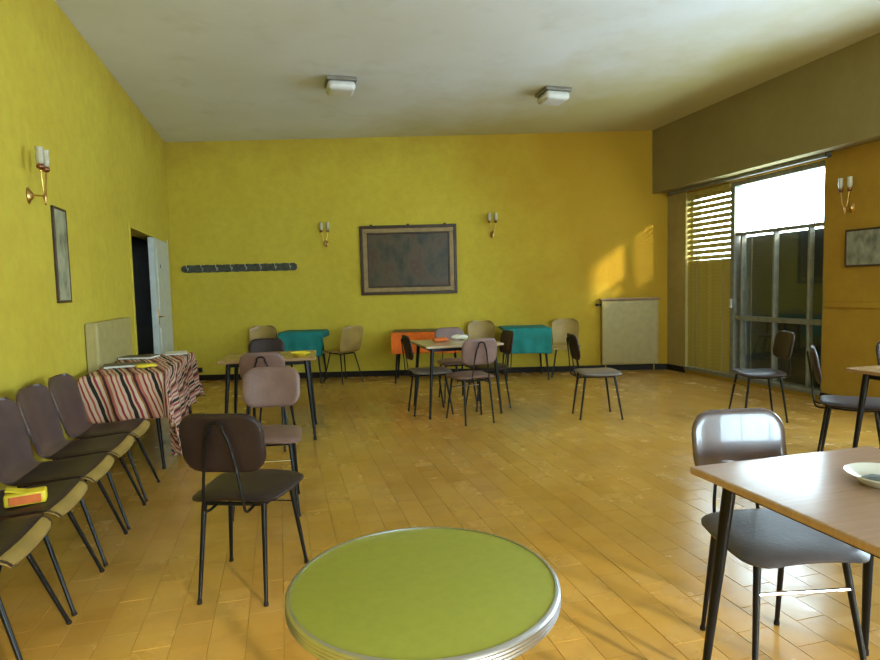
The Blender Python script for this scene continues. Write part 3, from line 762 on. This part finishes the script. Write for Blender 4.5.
packet('white_packet', 'small white packet on the pale table', 'packet', (0.22, 6.75, 0.756), -0.2, (0.17, 0.11, 0.05), 'paper_white')
bz = TB+0.013
def sheets(name, label, cat, s, t_, rz, size, m, pages):
    o = thing(name, label, cat, W(s, t_, bz), rd+rz)
    l, w, h = size
    bm = B(); box(bm, (0, 0, h*0.45+.0005), (l*.98, w*.98, h*0.8)); obj('pages', bm, pages, o)
    bm = B(); box(bm, (0, 0, h-0.0005), (l, w, 0.002)); box(bm, (-l/2, 0, h/2), (0.002, w, h)); obj('cover', bm, m, o)
sheets('magazine', 'dark magazine lying on the blanket next to the shell chairs', 'magazine', -4.45, 0.3, 0.2, (0.3, 0.22, 0.02), 'magazine_dark', 'paper_white')
sheets('magazine', 'dark magazine lying on the blanket near the white door', 'magazine', -3.8, 0.28, -0.2, (0.3, 0.22, 0.02), 'magazine_dark', 'paper_white')
sheets('newspaper', 'pale newspaper on the blanket near the white door', 'newspaper', -3.53, 0.56, 0.15, (0.2, 0.3, 0.012), 'paper_white', 'paper_white')
o = W(-4.62, 0.5, bz); packet('yellow_packet', 'small yellow packet on the blanket beside the dark magazine', 'packet', o, rd+0.4, (0.15, 0.09, 0.03), 'paper_yellow')

# ------------------------------------------------------------------ wall things
def sconce(label, p, n):
    """p on the wall, n out of the wall"""
    rz = math.atan2(-n.x, n.y)
    t = thing('wall_sconce', label, 'sconce', p, rz, 'brass double candle sconces')
    bm = B(); lathe(bm, [(0, 0), (.032, 0), (.034, .006), (.022, .014), (.012, .03), (0, .032)], 24, (0, 0, 0), Vector((0, 1, 0)))
    for v in bm.verts: v.co.z *= 1.6
    obj('wall_plate', bm, 'brass', t, True)
    bm = B(); tube(bm, spline([(0, .02, 0), (0, .06, .0), (0, .1, -.005)], 5), .006, 8)
    lathe(bm, [(0, -.065), (.008, -.06), (.005, -.045), (.011, -.02), (.012, 0), (.005, .015), (0, .02)], 14, (0, .1, 0)); obj('stem', bm, 'brass', t, True)
    for sx in (-1, 1):
        bm = B(); tube(bm, spline([(0, .1, -.02), (sx*.022, .1, .03), (sx*.035, .1, .1), (sx*.048, .1, .165)], 6), .005, 8)
        arm = obj('arm', bm, 'brass', t, True)
        bm = B(); lathe(bm, [(0, .16), (.012, .162), (.022, .172), (.024, .185), (.018, .196), (.012, .197), (0, .197)], 18, (sx*.05, .1, 0)); obj('cup', bm, 'copper_dark', arm, True)
        bm = B(); lathe(bm, [(0, .196), (.016, .198), (.024, .22), (.026, .25), (.021, .28), (.027, .305), (.025, .305), (.019, .28), (.024, .25), (.022, .222), (0, .202)], 18, (sx*.05, .1, 0)); obj('glass_shade', bm, 'opal_glass', arm, True)
    return t
sconce('brass double sconce on the yellow wall above the tall narrow picture', W(-5.365, 0.0, 2.02), N)
sconce('brass double sconce on the wall between coat rack and painting', Vector((-1.70, YB, 2.05)), Vector((0, -1, 0)))
sconce('brass double sconce on the wall to the window side of the painting', Vector((0.83, YB, 2.13)), Vector((0, -1, 0)))
sconce('brass double sconce on the ochre wall above the small picture', RWp(-3.06, 0.0, 2.06), -N)
def picture(name, label, p, n, w, h, fw_, canvas, inner=None, fm='frame_dark', dp=0.042):
    """p = centre on the wall"""
    rz = math.atan2(-n.x, n.y)
    t = thing(name, label, 'picture', p, rz)
    def bars(w, h, fw_, y, dp, m, nm):
        for nm2, c, sz in ((nm, (0, y, h/2-fw_/2), (w, dp, fw_)), (nm, (0, y, -h/2+fw_/2), (w, dp, fw_)), (nm, (-w/2+fw_/2, y, 0), (fw_, dp, h-2*fw_)), (nm, (w/2-fw_/2, y, 0), (fw_, dp, h-2*fw_))):
            bm = B(); box(bm, c, sz, None, min(0.006, fw_*.2)); obj(nm2, bm, m, t)
    bars(w, h, fw_, dp/2, dp, fm, 'frame_rail')
    iw, ih = w-2*fw_, h-2*fw_
    if inner:
        bars(iw, ih, inner, 0.017, 0.03, 'frame_gilt', 'inner_moulding'); iw -= 2*inner; ih -= 2*inner
        bars(iw, ih, 0.022, 0.02, 0.034, fm, 'inner_lip'); iw -= .044; ih -= .044
    bm = B(); box(bm, (0, 0.012, 0), (iw, 0.01, ih)); obj('canvas', bm, canvas, t)
    return t
pa = picture('framed_painting', 'large dark oil painting in a brown and gilt frame', Vector((-0.45, YB, 1.775)), Vector((0, -1, 0)), 1.47, 1.05, 0.045, 'painting_oil', 0.065)
for x in (-0.56, 0.0, 0.56):
    bm = B(); box(bm, (x, 0.015, 0.53), (0.04, 0.012, 0.03), None, 0.004); obj('hanging_lug', bm, 'frame_dark', pa)
picture('narrow_picture', 'tall narrow picture in dark frame below the sconce on the yellow wall', W(-4.835, 0, 1.655), N, 0.28, 0.71, 0.02, 'print_pale', dp=0.02)
picture('small_picture', 'small grey print in dark frame on the ochre wall', RWp(-3.27, 0, 1.645), -N, 0.54, 0.385, 0.02, 'print_grey', dp=0.02)
# coat rack
cr = thing('coat_rack', 'long dark coat rack with eight hooks on the painting wall', 'coat rack', (-3.035, YB, 1.715), PI)
bm = B(); n = 48; L_, hh = 1.757, 0.056
vt = []; 
for k in range(n+1):
    x = -L_/2 + L_*k/n; e = min(k, n-k)/n*L_; r = min(1, e/0.04)
    z = hh*(0.55+0.45*math.sqrt(r)) + 0.004*math.sin(k*PI*0.5)
    vt.append([bm.verts.new((x, y, zz)) for y, zz in ((0.0, -z), (0.022, -z), (0.022, z), (0.0, z))])
for a, b in zip(vt, vt[1:]):
    for k in range(4): bm.faces.new((a[k], a[(k+1) % 4], b[(k+1) % 4], b[k]))
bm.faces.new(vt[0]); bm.faces.new(vt[-1]); obj('board', bm, 'rack_dark', cr)
for k in range(8):
    x = -0.78 + 1.56*k/7
    bm = B(); tube(bm, spline([(x, .02, .015), (x, .05, .0), (x, .075, .015), (x, .082, .045)], 4), .006, 8); lathe(bm, [(0, -.011), (.011, 0), (0, .011)], 10, (x, .082, .05))
    tube(bm, spline([(x, .02, -.015), (x, .04, -.035), (x, .055, -.02)], 4), .005, 8); lathe(bm, [(0, 0), (.016, 0), (.014, .005), (0, .006)], 12, (x, .02, 0), Vector((0, 1, 0)))
    obj('hook', bm, 'aluminium', cr, True)
# wall outlet
so = thing('wall_outlet', 'small black wall outlet above the skirting below the coat rack', 'outlet', (-3.72, YB, 0.16), PI)
bm = B(); box(bm, (0, .006, 0), (.08, .012, .08), None, .004); obj('plate', bm, 'frame_dark', so)
bm = B(); lathe(bm, [(0, 0), (.025, 0), (.022, .006), (0, .005)], 16, (0, .011, 0), Vector((0, 1, 0))); obj('socket', bm, 'black_metal', so)
# radiators
def radiator(label, p, n, w, z0, z1, shelf=False, vs=1, m='radiator_cream'):
    rz = math.atan2(-n.x, n.y)
    t = thing('panel_radiator', label, 'radiator', p, rz)
    h = z1-z0; zc = (z0+z1)/2
    bm = B(); box(bm, (0, 0.075, zc), (w, 0.035, h), None, 0.01)
    box(bm, (0, 0.092, zc), (w-0.06, 0.006, h-0.06), None, 0.0025, 1)
    obj('front_panel', bm, m, t)
    for sx in (-1, 1):
        bm = B(); box(bm, (sx*(w/2-0.008), 0.04, zc), (0.014, 0.07, h-0.02)); obj('side_panel', bm, m, t)
    bm = B(); box(bm, (0, 0.05, z1-0.006), (w-0.01, 0.08, 0.01))
    if shelf: box(bm, (0, 0.055, z1+0.02), (w+0.04, 0.12, 0.025), None, 0.004)
    obj('top_shelf' if shelf else 'top_grille', bm, 'ply_edge' if shelf else m, t)
    vx = w/2+0.03
    bm = B(); tube(bm, [(vs*(vx-0.04), .05, z1-.06), (vs*(vx+.02), .05, z1-.06)], .011, 8); tube(bm, [(vs*vx, .05, z1-.06), (vs*vx, .0, z1-.06)], .009, 8)
    lathe(bm, [(0, 0), (.02, 0), (.022, .03), (.015, .045), (0, .045)], 14, (vs*(vx+.015), .05, z1-.06), Vector((vs, 0, 0))); obj('valve', bm, 'black_metal', t, True)
    bm = B(); tube(bm, [(-w/2+.06, .06, z0+.01), (-w/2+.06, .06, 0.0)], .01, 8); obj('pipe', bm, m, t, True)
    bm = B(); tube(bm, [(w/2-.06, .06, z0+.01), (w/2-.06, .06, 0.0)], .01, 8); obj('pipe', bm, m, t, True)
    return t
radiator('cream panel radiator on the yellow wall behind the striped blankets', W(-3.80, 0.004), N, 1.18, 0.22, 1.12, False, -1)
radiator('cream panel radiator with a brown shelf in the corner by the pier', Vector((2.90, YB, 0)), Vector((0, -1, 0)), 0.86, 0.10, 1.08, True, 1, 'radiator_shaded')
# ceiling lights
for k, (x, y, lab) in enumerate(((-1.02, 6.72, 'square white ceiling light over the brown laminate table side'), (1.40, 7.24, 'square white ceiling light nearer the shutter box'))):
    t = thing('ceiling_light', lab, 'ceiling light', (x, y, CEIL), ROT, 'square ceiling lights')
    bm = B(); box(bm, (0, 0, -0.02), (0.33, 0.33, 0.045), None, 0.012); obj('base', bm, 'lamp_rim', t)
    bm = B(); box(bm, (0, 0, -0.085), (0.30, 0.30, 0.1), None, 0.045, 5); obj('diffuser', bm, 'lamp_white', t, True, 50)
for o in S.objects:
    if o.type == 'MESH' and o.parent is None and 'label' not in o and 'kind' not in o: print('UNTAGGED', o.name)
